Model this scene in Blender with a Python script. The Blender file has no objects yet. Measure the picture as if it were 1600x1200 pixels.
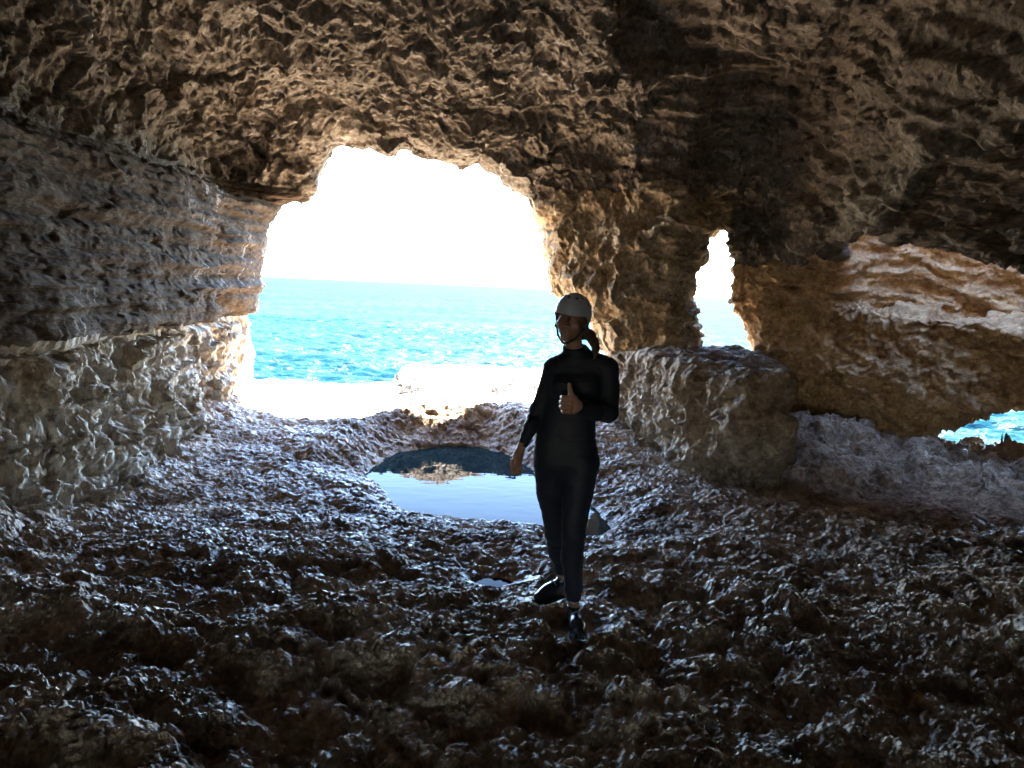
import bpy, math, time
import numpy as np
from concurrent.futures import ThreadPoolExecutor

T0 = time.time()
def log(s): print('[%.1fs] %s' % (time.time() - T0, s), flush=True)

# ------------------------------------------------------------------ camera
F = 1164.0                      # focal length in pixels of the 1600 px wide photograph
CAM = np.array((0.0, 0.0, 1.7))
PITCH, ROLL = math.radians(7.4), math.radians(2.5)
FWD = np.array((0, math.cos(PITCH), -math.sin(PITCH)))
UP0 = np.array((0, math.sin(PITCH), math.cos(PITCH)))
RT0 = np.array((1.0, 0, 0))
CR, SR = math.cos(ROLL), math.sin(ROLL)
RT = RT0 * CR + UP0 * SR
UP = -RT0 * SR + UP0 * CR

def ray(px, py):
    return FWD + RT * ((px - 800) / F) + UP * ((600 - py) / F)
def at(px, py, Y):
    d = ray(px, py)
    return CAM + d * (Y / d[1])
def on_z(px, py, z):
    d = ray(px, py)
    return CAM + d * ((z - CAM[2]) / d[2])

# ------------------------------------------------------------------ numpy noise
POOL = ThreadPoolExecutor(4)
def chunked(fn, p, n=60000):
    idx = [(i, min(i + n, len(p))) for i in range(0, len(p), n)]
    return np.concatenate(list(POOL.map(lambda s: fn(p[s[0]:s[1]]), idx)))

def hsh(ix, iy, iz, seed):
    h = (ix.astype(np.uint32) * np.uint32(374761393) + iy.astype(np.uint32) * np.uint32(668265263)
         + iz.astype(np.uint32) * np.uint32(2147483647) + np.uint32((seed * 1274126177 + 97) & 0xffffffff))
    h = (h ^ (h >> np.uint32(13))) * np.uint32(1274126177)
    h = (h ^ (h >> np.uint32(15))) * np.uint32(2246822519)
    return h ^ (h >> np.uint32(16))

GR = np.array([(1,1,0),(-1,1,0),(1,-1,0),(-1,-1,0),(1,0,1),(-1,0,1),(1,0,-1),(-1,0,-1),
               (0,1,1),(0,-1,1),(0,1,-1),(0,-1,-1),(1,1,0),(0,-1,1),(-1,1,0),(0,-1,-1)], np.float32)

def perlin(p, seed=0):
    def f(q):
        i = np.floor(q); u = (q - i).astype(np.float32); i = i.astype(np.int64)
        w = u * u * u * (u * (u * 6 - 15) + 10)
        r = 0
        for dx in (0, 1):
            for dy in (0, 1):
                for dz in (0, 1):
                    g = GR[hsh(i[:, 0] + dx, i[:, 1] + dy, i[:, 2] + dz, seed) & np.uint32(15)]
                    d = g[:, 0] * (u[:, 0] - dx) + g[:, 1] * (u[:, 1] - dy) + g[:, 2] * (u[:, 2] - dz)
                    wx = w[:, 0] if dx else 1 - w[:, 0]
                    wy = w[:, 1] if dy else 1 - w[:, 1]
                    wz = w[:, 2] if dz else 1 - w[:, 2]
                    r = r + d * wx * wy * wz
        return r
    return chunked(f, p)

def fbm(p, oct=4, seed=0, gain=.5, ridged=False):
    r, a = 0, 1.0
    for o in range(oct):
        n = perlin(p * (2.03 ** o) + 17.3 * o, seed + o)
        r = r + a * ((1 - 2.2 * np.abs(n)) if ridged else n)
        a *= gain
    return r

def worley(p, seed=0):
    """F1 and F2 cell distances of 3-D points."""
    def f(q):
        i = np.floor(q).astype(np.int64); u = (q - i).astype(np.float32)
        f1 = np.full(len(q), 9.0, np.float32); f2 = f1.copy()
        for dx in (-1, 0, 1):
            for dy in (-1, 0, 1):
                for dz in (-1, 0, 1):
                    h = hsh(i[:, 0] + dx, i[:, 1] + dy, i[:, 2] + dz, seed)
                    ox = (h & np.uint32(1023)).astype(np.float32) * (1 / 1023.)
                    oy = ((h >> np.uint32(10)) & np.uint32(1023)).astype(np.float32) * (1 / 1023.)
                    oz = ((h >> np.uint32(20)) & np.uint32(1023)).astype(np.float32) * (1 / 1023.)
                    d = (dx + ox - u[:, 0]) ** 2 + (dy + oy - u[:, 1]) ** 2 + (dz + oz - u[:, 2]) ** 2
                    f2 = np.minimum(f2, np.maximum(f1, d)); f1 = np.minimum(f1, d)
        return np.stack([np.sqrt(f1), np.sqrt(f2)], 1)
    r = chunked(f, p)
    return r[:, 0], r[:, 1]

def bowls(p, seed=0):
    """scalloped pits with sharp crests between them, 0 in a pit to 1 on a crest"""
    f1, f2 = worley(p, seed)
    return np.clip(f1 / (f1 + f2) * 2, 0, 1) ** 1.6

def chips(p, seed=0):
    """broken blocks: every cell is a facet of its own tilt and height, about -1 to 1"""
    def f(q):
        i = np.floor(q).astype(np.int64); u = (q - i).astype(np.float32)
        f1 = np.full(len(q), 9.0, np.float32); v = np.zeros(len(q), np.float32)
        for dx in (-1, 0, 1):
            for dy in (-1, 0, 1):
                for dz in (-1, 0, 1):
                    h = hsh(i[:, 0] + dx, i[:, 1] + dy, i[:, 2] + dz, seed)
                    ex = dx + (h & np.uint32(1023)).astype(np.float32) * (1 / 1023.) - u[:, 0]
                    ey = dy + ((h >> np.uint32(10)) & np.uint32(1023)).astype(np.float32) * (1 / 1023.) - u[:, 1]
                    ez = dz + ((h >> np.uint32(20)) & np.uint32(1023)).astype(np.float32) * (1 / 1023.) - u[:, 2]
                    d = ex * ex + ey * ey + ez * ez
                    m = d < f1
                    g = h * np.uint32(2654435761)
                    t = [((g >> np.uint32(k)) & np.uint32(255)).astype(np.float32) / 127.5 - 1 for k in (3, 11, 19)]
                    r = ((g >> np.uint32(24)) & np.uint32(255)).astype(np.float32) / 127.5 - 1
                    v = np.where(m, .55 * r + .8 * (ex * t[0] + ey * t[1] + ez * t[2]), v); f1 = np.where(m, d, f1)
        return v
    return chunked(f, p)

def sstep(a, b, x):
    t = np.clip((x - a) / (b - a), 0, 1)
    return t * t * (3 - 2 * t)
def smin(a, b, k):
    h = np.clip(.5 + .5 * (b - a) / k, 0, 1)
    return b + (a - b) * h - k * h * (1 - h)
def smax(a, b, k): return -smin(-a, -b, k)

def poly_sdf(x, y, P):
    """signed distance (negative inside) to a polygon; any array shape"""
    P = np.asarray(P, np.float32)
    d = np.full(x.shape, 1e9, np.float32); ins = np.zeros(x.shape, bool)
    for k in range(len(P)):
        a, b = P[k], P[(k + 1) % len(P)]
        ex, ey = b - a; wx, wy = x - a[0], y - a[1]
        t = np.clip((wx * ex + wy * ey) / (ex * ex + ey * ey + 1e-12), 0, 1)
        d = np.minimum(d, (wx - ex * t) ** 2 + (wy - ey * t) ** 2)
        c = (a[1] <= y) != (b[1] <= y)
        if abs(ey) > 1e-9:
            ins ^= c & (x < a[0] + (y - a[1]) * ex / ey)
    d = np.sqrt(d)
    return np.where(ins, -d, d)

# ------------------------------------------------------------------ mesh helpers
SC = bpy.context.scene
COL = SC.collection

def mesh_obj(name, V, Fc, mat, parent=None, smooth=True):
    """one mesh object out of arrays of vertices and faces (all quads or all triangles)"""
    me = bpy.data.meshes.new(name)
    V = np.ascontiguousarray(V, np.float32); Fc = np.ascontiguousarray(Fc, np.int32)
    n = Fc.shape[1]
    me.vertices.add(len(V)); me.vertices.foreach_set('co', V.ravel())
    me.loops.add(Fc.size); me.loops.foreach_set('vertex_index', Fc.ravel())
    me.polygons.add(len(Fc)); me.polygons.foreach_set('loop_start', np.arange(0, Fc.size, n, dtype=np.int32))
    me.polygons.foreach_set('use_smooth', np.full(len(Fc), smooth))
    me.update(calc_edges=True); me.validate()
    o = bpy.data.objects.new(name, me); COL.objects.link(o)
    if mat: me.materials.append(mat)
    if parent: o.parent = parent
    return o

def tag(o, label=None, cat=None, kind=None, group=None):
    for k, v in (('label', label), ('category', cat), ('kind', kind), ('group', group)):
        if v: o[k] = v
    return o

def surface_nets(f, org, h):
    """quads of the zero level of a sampled field (negative = solid)"""
    s = f < 0
    c = np.zeros(tuple(n - 1 for n in f.shape), np.int8)
    for dx in (0, 1):
        for dy in (0, 1):
            for dz in (0, 1):
                c += s[dx:f.shape[0] - 1 + dx, dy:f.shape[1] - 1 + dy, dz:f.shape[2] - 1 + dz]
    act = np.argwhere((c > 0) & (c < 8))
    ids = np.full(c.shape, -1, np.int32); ids[act[:, 0], act[:, 1], act[:, 2]] = np.arange(len(act))
    corner = np.array([(i & 1, (i >> 1) & 1, (i >> 2) & 1) for i in range(8)])
    vals = np.stack([f[act[:, 0] + q[0], act[:, 1] + q[1], act[:, 2] + q[2]] for q in corner], 1)
    acc = np.zeros((len(act), 3), np.float32); cnt = np.zeros(len(act), np.float32)
    for a in range(8):
        for b in range(a + 1, 8):
            if bin(a ^ b).count('1') != 1: continue
            va, vb = vals[:, a], vals[:, b]
            m = (va < 0) != (vb < 0)
            t = np.where(m, va / np.where(va == vb, 1, va - vb), 0)
            acc += np.where(m[:, None], corner[a] + t[:, None] * (corner[b] - corner[a]), 0); cnt += m
    V = (act + acc / cnt[:, None]) * h + np.asarray(org)
    Q = []
    for ax in range(3):
        b, d = (ax + 1) % 3, (ax + 2) % 3
        lo = [slice(None)] * 3; hi = [slice(None)] * 3
        lo[ax] = slice(0, -1); hi[ax] = slice(1, None)
        m = s[tuple(lo)] != s[tuple(hi)]
        e = np.argwhere(m)
        e = e[(e[:, b] > 0) & (e[:, d] > 0) & (e[:, b] < f.shape[b] - 1) & (e[:, d] < f.shape[d] - 1)]
        sgn = s[e[:, 0], e[:, 1], e[:, 2]]
        def idx(ob, od):
            q = e.copy(); q[:, b] -= ob; q[:, d] -= od
            return ids[q[:, 0], q[:, 1], q[:, 2]]
        quad = np.stack([idx(1, 1), idx(0, 1), idx(0, 0), idx(1, 0)], 1)
        quad = np.where(sgn[:, None], quad, quad[:, ::-1])
        Q.append(quad)
    return V.astype(np.float32), np.concatenate(Q)

def subdivide(V, Q):
    n = len(V)
    E = np.stack([Q, np.roll(Q, -1, 1)], 2).reshape(-1, 2); E.sort(axis=1)
    key = E[:, 0].astype(np.int64) * n + E[:, 1]
    u, inv = np.unique(key, return_inverse=True)
    mid = (V[u // n] + V[u % n]) * .5
    cen = V[Q].mean(1)
    em = inv.reshape(-1, 4) + n
    ci = np.arange(len(Q)) + n + len(u)
    NQ = np.concatenate([np.stack([Q[:, k], em[:, k], ci, em[:, (k - 1) % 4]], 1) for k in range(4)])
    return np.concatenate([V, mid, cen]).astype(np.float32), NQ

def normals(V, Q):
    a = np.cross(V[Q[:, 2]] - V[Q[:, 0]], V[Q[:, 3]] - V[Q[:, 1]]) if Q.shape[1] == 4 else np.cross(V[Q[:, 1]] - V[Q[:, 0]], V[Q[:, 2]] - V[Q[:, 0]])
    N = np.zeros((len(V), 3))
    for k in range(Q.shape[1]):
        for c in range(3): N[:, c] += np.bincount(Q[:, k], a[:, c], len(V))
    return (N / (np.linalg.norm(N, axis=1)[:, None] + 1e-9)).astype(np.float32)

def relax(V, Q, it=1, w=.5):
    for _ in range(it):
        S = np.zeros((len(V), 3)); C = np.zeros(len(V))
        for a, b in ((0, 1), (1, 2), (2, 3), (3, 0)):
            for i, j in ((a, b), (b, a)):
                for c in range(3): S[:, c] += np.bincount(Q[:, i], V[Q[:, j], c], len(V))
                C += np.bincount(Q[:, i], minlength=len(V))
        V = V + w * (S / np.maximum(C, 1)[:, None] - V)
    return V.astype(np.float32)

def compact(V, Q):
    u, inv = np.unique(Q, return_inverse=True)
    return V[u], inv.reshape(Q.shape)

# ------------------------------------------------------------------ materials
def new_mat(name):
    m = bpy.data.materials.new(name); m.use_nodes = True
    nt = m.node_tree; b = nt.nodes['Principled BSDF']
    return m, nt, b
def N(nt, t, **kw):
    n = nt.nodes.new(t)
    for k, v in kw.items():
        if k in n.inputs: n.inputs[k].default_value = v
        else: setattr(n, k, v)
    return n
def L(nt, a, b): nt.links.new(a, b)
def mixc(nt, fac, a, b, blend='MIX'):
    n = nt.nodes.new('ShaderNodeMix'); n.data_type = 'RGBA'; n.blend_type = blend
    for i, s in ((0, fac), (6, a), (7, b)):
        if isinstance(s, (int, float)): n.inputs[i].default_value = s
        elif isinstance(s, tuple): n.inputs[i].default_value = (*s, 1) if len(s) == 3 else s
        else: L(nt, s, n.inputs[i])
    return n.outputs[2]
def ramp(nt, fac, lo, hi):
    n = nt.nodes.new('ShaderNodeMapRange'); n.interpolation_type = 'SMOOTHSTEP'
    n.inputs[1].default_value = lo; n.inputs[2].default_value = hi
    L(nt, fac, n.inputs[0]); return n.outputs[0]
def coords(nt, scale=(1, 1, 1), rot=(0, 0, 0)):
    tc = nt.nodes.new('ShaderNodeTexCoord'); mp = nt.nodes.new('ShaderNodeMapping')
    mp.inputs['Scale'].default_value = scale; mp.inputs['Rotation'].default_value = rot
    L(nt, tc.outputs['Object'], mp.inputs[0]); return mp.outputs[0]
def noise(nt, v, scale, detail=6, rough=.6, dist=0):
    n = N(nt, 'ShaderNodeTexNoise', Scale=scale, Detail=detail, Roughness=rough, Distortion=dist)
    L(nt, v, n.inputs['Vector']); return n.outputs['Fac']
def voro(nt, v, scale, feature='F1'):
    n = N(nt, 'ShaderNodeTexVoronoi', Scale=scale); n.feature = feature
    L(nt, v, n.inputs['Vector']); return n.outputs['Distance']

def rock_mat(name, dark, mid, light, rough=.85, bump=1.0, stretch=(1, 1, 1), stain=None, stain_amt=.5, light_amt=.5, wet=0.0, spec=.2, grain=1.0, drips=0, pits=0):
    m, nt, b = new_mat(name)
    v = coords(nt); vs = coords(nt, stretch)
    big = noise(nt, v, .9, 5, .6)
    med = noise(nt, vs, 4.5, 7, .65, .6)
    fin = noise(nt, vs, 22, 6, .7)
    c = mixc(nt, ramp(nt, med, .36, .62), dark, mid)
    lf = nt.nodes.new('ShaderNodeMath'); lf.operation = 'MULTIPLY'
    L(nt, ramp(nt, noise(nt, vs, 7.5, 7, .7, 1.2), .5, .64), lf.inputs[0]); lf.inputs[1].default_value = light_amt
    c = mixc(nt, lf.outputs[0], c, light)
    if stain:
        sf = nt.nodes.new('ShaderNodeMath'); sf.operation = 'MULTIPLY'
        L(nt, ramp(nt, big, .45, .66), sf.inputs[0]); sf.inputs[1].default_value = stain_amt
        c = mixc(nt, sf.outputs[0], c, stain)
    if pits:       # dark spots painted as the shade in pits of bleached rock
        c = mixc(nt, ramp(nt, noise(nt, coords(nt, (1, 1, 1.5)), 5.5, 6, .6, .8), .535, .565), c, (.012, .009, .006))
    if drips:      # pale mineral crust run down the rock
        df_ = nt.nodes.new('ShaderNodeMath'); df_.operation = 'MULTIPLY'
        L(nt, ramp(nt, noise(nt, coords(nt, (3.2, 3.2, 1.1)), 1.5, 8, .68, 1.0), .56, .64), df_.inputs[0])
        pm = nt.nodes.new('ShaderNodeMath'); pm.operation = 'MULTIPLY'; pm.inputs[1].default_value = drips
        L(nt, ramp(nt, noise(nt, v, .8, 3, .5), .42, .6), pm.inputs[0]); L(nt, pm.outputs[0], df_.inputs[1])
        c = mixc(nt, df_.outputs[0], c, (.58, .55, .52))
    g = mixc(nt, ramp(nt, fin, .25, .75), (.62, .6, .58), (1.25, 1.25, 1.25))
    c = mixc(nt, 1.0, c, g, 'MULTIPLY')
    L(nt, c, b.inputs['Base Color'])
    b.inputs['Specular IOR Level'].default_value = spec
    if wet:
        wm = ramp(nt, noise(nt, v, 1.6, 5, .6), .4, .6)
        mr = nt.nodes.new('ShaderNodeMapRange'); L(nt, wm, mr.inputs[0])
        mr.inputs[3].default_value = rough; mr.inputs[4].default_value = rough * (1 - wet)
        L(nt, mr.outputs[0], b.inputs['Roughness'])
    else:
        b.inputs['Roughness'].default_value = rough
    prev = None
    for src, dist, st in ((voro(nt, vs, 16 * grain), .03, .55), (noise(nt, vs, 30 * grain, 5, .65, .5), .02, .7), (voro(nt, vs, 45 * grain), .008, .5)):
        bp = N(nt, 'ShaderNodeBump', Strength=st * bump, Distance=dist)
        L(nt, src, bp.inputs['Height'])
        if prev: L(nt, prev, bp.inputs['Normal'])
        prev = bp.outputs[0]
    L(nt, prev, b.inputs['Normal'])
    return m

M = {}
M['left'] = rock_mat('limestone_left', (.25, .20, .15), (.50, .43, .345), (.72, .68, .62), stretch=(1, 1, .45), stain=(.30, .22, .13), light_amt=.75, drips=.6)
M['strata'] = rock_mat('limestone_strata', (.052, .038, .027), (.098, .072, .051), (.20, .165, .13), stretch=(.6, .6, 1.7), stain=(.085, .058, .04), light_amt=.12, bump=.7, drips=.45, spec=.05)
M['ceil'] = rock_mat('limestone_ceiling', (.14, .115, .088), (.255, .21, .16), (.385, .325, .255), stain=(.11, .09, .07), stain_amt=.75, light_amt=.45, drips=.5)
M['slab'] = rock_mat('limestone_slab', (.085, .068, .055), (.165, .13, .10), (.28, .22, .16), stretch=(.6, .6, 1.8), stain=(.19, .12, .065), light_amt=.35, bump=.9)
M['pillar'] = rock_mat('limestone_pillar', (.22, .165, .11), (.40, .31, .205), (.54, .43, .30), stain=(.42, .28, .14), light_amt=.45, stain_amt=.45)
M['warm'] = rock_mat('limestone_warm', (.34, .205, .105), (.66, .45, .245), (.76, .60, .41), stain=(.56, .37, .18), light_amt=.18, stretch=(1, 1, 1.2))
M['boulder'] = rock_mat('limestone_boulder', (.17, .125, .09), (.33, .255, .185), (.50, .42, .33), stain=(.22, .15, .095), light_amt=.45)
M['floor'] = rock_mat('wet_karst', (.22, .145, .095), (.50, .36, .24), (.68, .56, .43), rough=.62, wet=.45, spec=.2, bump=1.5, stain=(.17, .11, .07), stain_amt=.75, light_amt=.5)
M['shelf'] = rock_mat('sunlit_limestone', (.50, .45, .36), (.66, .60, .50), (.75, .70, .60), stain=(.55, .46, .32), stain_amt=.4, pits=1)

def simple(name, col, rough=.5, spec=.5, bump=None):
    m, nt, b = new_mat(name)
    v = coords(nt)
    n = noise(nt, v, 60, 4)
    c = mixc(nt, n, tuple(x * .8 for x in col), tuple(min(1, x * 1.2) for x in col))
    L(nt, c, b.inputs['Base Color'])
    b.inputs['Roughness'].default_value = rough; b.inputs['Specular IOR Level'].default_value = spec
    if bump:
        bp = N(nt, 'ShaderNodeBump', Strength=bump[1], Distance=bump[2]); L(nt, noise(nt, v, bump[0], 3), bp.inputs['Height'])
        L(nt, bp.outputs[0], b.inputs['Normal'])
    return m

def sea_mat():
    m, nt, b = new_mat('sea_water')
    v = coords(nt, (.55, 1.0, 1))
    pat = noise(nt, v, .12, 4)
    c = mixc(nt, ramp(nt, pat, .35, .65), (.002, .0145, .0205), (.0055, .021, .0245))
    L(nt, c, b.inputs['Base Color'])
    b.inputs['Roughness'].default_value = .6; b.inputs['Specular IOR Level'].default_value = 0
    bp = N(nt, 'ShaderNodeBump', Strength=1.0, Distance=.35)
    L(nt, noise(nt, v, 1.0, 5, .55, .3), bp.inputs['Height'])
    L(nt, bp.outputs[0], b.inputs['Normal'])
    gl = N(nt, 'ShaderNodeBsdfGlossy', Roughness=.34); L(nt, bp.outputs[0], gl.inputs['Normal'])
    fr = N(nt, 'ShaderNodeFresnel', IOR=1.33); L(nt, bp.outputs[0], fr.inputs['Normal'])
    # a wind-rough sea never mirrors fully at a grazing view: its facets keep the reflectance low
    mr = nt.nodes.new('ShaderNodeMapRange'); mr.inputs[1].default_value = .02; mr.inputs[2].default_value = .6; mr.inputs[3].default_value = .003; mr.inputs[4].default_value = .022
    L(nt, fr.outputs[0], mr.inputs[0])
    mx = nt.nodes.new('ShaderNodeMixShader'); L(nt, mr.outputs[0], mx.inputs[0]); L(nt, b.outputs[0], mx.inputs[1]); L(nt, gl.outputs[0], mx.inputs[2])
    L(nt, mx.outputs[0], nt.nodes['Material Output'].inputs['Surface'])
    return m
M['sea'] = sea_mat()
def pool_mat():
    m, nt, b = new_mat('still_water')
    b.inputs['Base Color'].default_value = (.008, .016, .016, 1)
    b.inputs['Roughness'].default_value = .0; b.inputs['IOR'].default_value = 1.046
    bp = N(nt, 'ShaderNodeBump', Strength=.15, Distance=.01)
    L(nt, noise(nt, coords(nt, (1, 2, 1)), 3, 2), bp.inputs['Height']); L(nt, bp.outputs[0], b.inputs['Normal'])
    return m
M['pool'] = pool_mat()

# ------------------------------------------------------------------ cave rock as one field, cut into its walls afterwards
ARCH = [(385,700),(384,640),(383,560),(379,520),(384,490),(399,487),(404,470),(413,445),(411,405),(420,375),(432,345),(440,325),(455,318),(475,316),
        (490,303),(499,290),(496,280),(510,262),(518,240),(524,232),(545,231),(575,236),(595,243),(606,250),(618,245),(624,233),(640,235),
        (670,245),(700,255),(722,263),(735,258),(748,248),(757,255),(775,270),(800,285),(822,290),(833,300),(838,330),(848,355),(850,385),
        (853,420),(858,440),(872,455),(884,470),(905,478),(926,500),(931,520),(934,540),(945,549),(950,580),(950,700)]
WIN = [(1095,600),(1098,540),(1094,520),(1087,500),(1092,480),(1086,470),(1088,450),(1091,425),(1095,412),(1107,402),(1100,395),(1108,375),
       (1122,367),(1130,356),(1135,352),(1134,372),(1141,388),(1144,405),(1137,420),(1143,440),(1138,465),(1144,490),(1164,512),(1168,525),(1172,540),(1182,572),(1186,600)]
GAP = [(1446,760),(1448,668),(1472,656),(1500,644),(1530,636),(1570,628),(1600,621),(1700,598),(1850,570),(1850,760)]
PA = [at(x, y, 10)[[0, 2]] for x, y in ARCH]
PW = [at(x, y, 10)[[0, 2]] for x, y in WIN]
PG = [at(x, y, 8.5)[[0, 2]] for x, y in GAP]

def ceil_main(x, y):
    t = np.maximum(10 - y, -3)
    return 3.5 + 1.7 * (1 - np.exp(-.28 * np.maximum(t, 0))) + .25 * np.minimum(t, 0) - .27 * np.maximum(x - .4, 0) + .1 * np.minimum(x + 1.5, 0)
def ceil_slab(x, y):
    return 2.45 - .60 * (x - 2.9) + .24 * (9.6 - y)
def field(x, y, z):
    """rock < 0 < air"""
    band = sstep(1.12, 1.24, z) * (1 - sstep(2.62, 2.85, z))
    xl = -3.60 + .26 * band + .28 * sstep(.35, -.5, z) - .12 * sstep(.2, .7, z) * (1 - band) + .012 * (10 - y) * 0
    xr = x + .03 * (y - 7) + .06 * np.sin(2.3 * y) + .03 * np.sin(5.1 * y + 1)
    s = sstep(3.18, 3.34, xr)
    zc = ceil_main(x, y) * (1 - s) + ceil_slab(x, y) * s - .16 * np.exp(-((xr - 3.34) / .13) ** 2)
    zc = zc - .30 * np.exp(-(((x - 4.2) * .7 + (y - 6.75) * .7) / .32) ** 2) * sstep(3.2, 3.7, x)
    rec = .7 * sstep(0, .4, x - 1.2 - .36 * (y - 9) + .12 * np.sin(y * 5)) * sstep(9.3, 8.2, y) * sstep(3.6, 5.2, y)
    zc = zc + rec * (1 - s)
    yf = 9.45 + .40 * sstep(-.3, .5, x) - .60 * np.clip(x - .4, 0, 1.5) + 1.05 * sstep(1.9, 2.65, x) - 1.25 * np.clip(x - 3.0, 0, 1.65) - .30 * np.maximum(x - 4.65, 0) + .35 * sstep(-1.5, -3.2, x)
    yf = yf + sstep(3.2, 3.8, x) * .22 * sstep(.75, .2, z)
    hall = smax(smax(smax(xl - x, z - zc, .7), y - yf, .8), smax(x - 8.2, -4.5 - y, .5), .5)
    def tun(P, y0, skew, fin, fout, ax=0):
        yy = y - y0
        d = poly_sdf(x - skew * yy, z, P)
        d = d - np.where(yy < 0, fin * np.maximum(-yy - .1, 0), fout * np.maximum(yy, 0))
        return smax(d, (y0 - 1.6) - y, .2)
    cav = smin(hall, tun(PA, 10, -.14, .30, .30), .22)
    cav = smin(cav, tun(PW, 10, .29, .30, .30), .12)
    cav = smin(cav, tun(PG, 8.5, .55, .05, .35), .12)
    fill_hole = np.maximum(np.hypot(x + 1.2, (z - .75) * 1.1) - .84, y + 3.5)  # unseen opening behind the camera, added to let in fill light
    cav = smin(cav, fill_hole, .3)
    # unseen chimney to the sky behind the slab lip, added to light the buttress
    ax, ay, ex, ey = 4.25, 8.18, .85, -.75
    up = np.maximum(z - 2.3, 0)
    t = np.clip(((x - ax) * ex + (y - ay) * ey) / (ex * ex + ey * ey), 0, 1)
    dx_, dy_ = x - ax - ex * t, y - ay - ey * t
    dy_ = np.where(dy_ < 0, np.minimum(0, dy_ + 1.1 * up), dy_)
    ch = np.hypot(dx_, dy_) - .70 - .05 * up
    cav = smin(cav, np.maximum(ch, 1.6 - z), .15)
    yo = 10.85 + .25 * np.sin(x * .9)
    out = yo + .12 * np.maximum(z - 3, 0) - y
    rock = np.maximum(-smin(cav, out, .3), z - 6.4)                      # top of the headland
    box = np.maximum(np.maximum(-6.6 - x, x - 10.2), -6.2 - y)
    return np.maximum(rock, box)

def grid_field(fn, lo, hi, h):
    ax = [np.arange(a, b + h, h, dtype=np.float32) for a, b in zip(lo, hi)]
    def sl(i):
        X, Y, Z = np.meshgrid(ax[0][i:i + 12], ax[1], ax[2], indexing='ij')
        return fn(X, Y, Z)
    return np.concatenate(list(POOL.map(sl, range(0, len(ax[0]), 12))))

H = .075
f = grid_field(field, (-7, -6.7, -1.3), (10.7, 12.8, 6.8), H)
log('field %s' % (f.shape,))
V, Q = surface_nets(f, (-7, -6.7, -1.3), H); del f
C = V[Q].mean(1)
Q = Q[C[:, 2] > -1.2]; C = V[Q].mean(1)
yout = 10.85 + .25 * np.sin(C[:, 0] * .9) + .12 * np.maximum(C[:, 2] - 3, 0)
inside = (C[:, 1] > 2.2) & (C[:, 1] < yout - .35) & (C[:, 2] < 5.6) & (C[:, 0] > -4.6) & (C[:, 0] < 8.6)
log('nets %d quads, %d fine' % (len(Q), inside.sum()))

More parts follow.
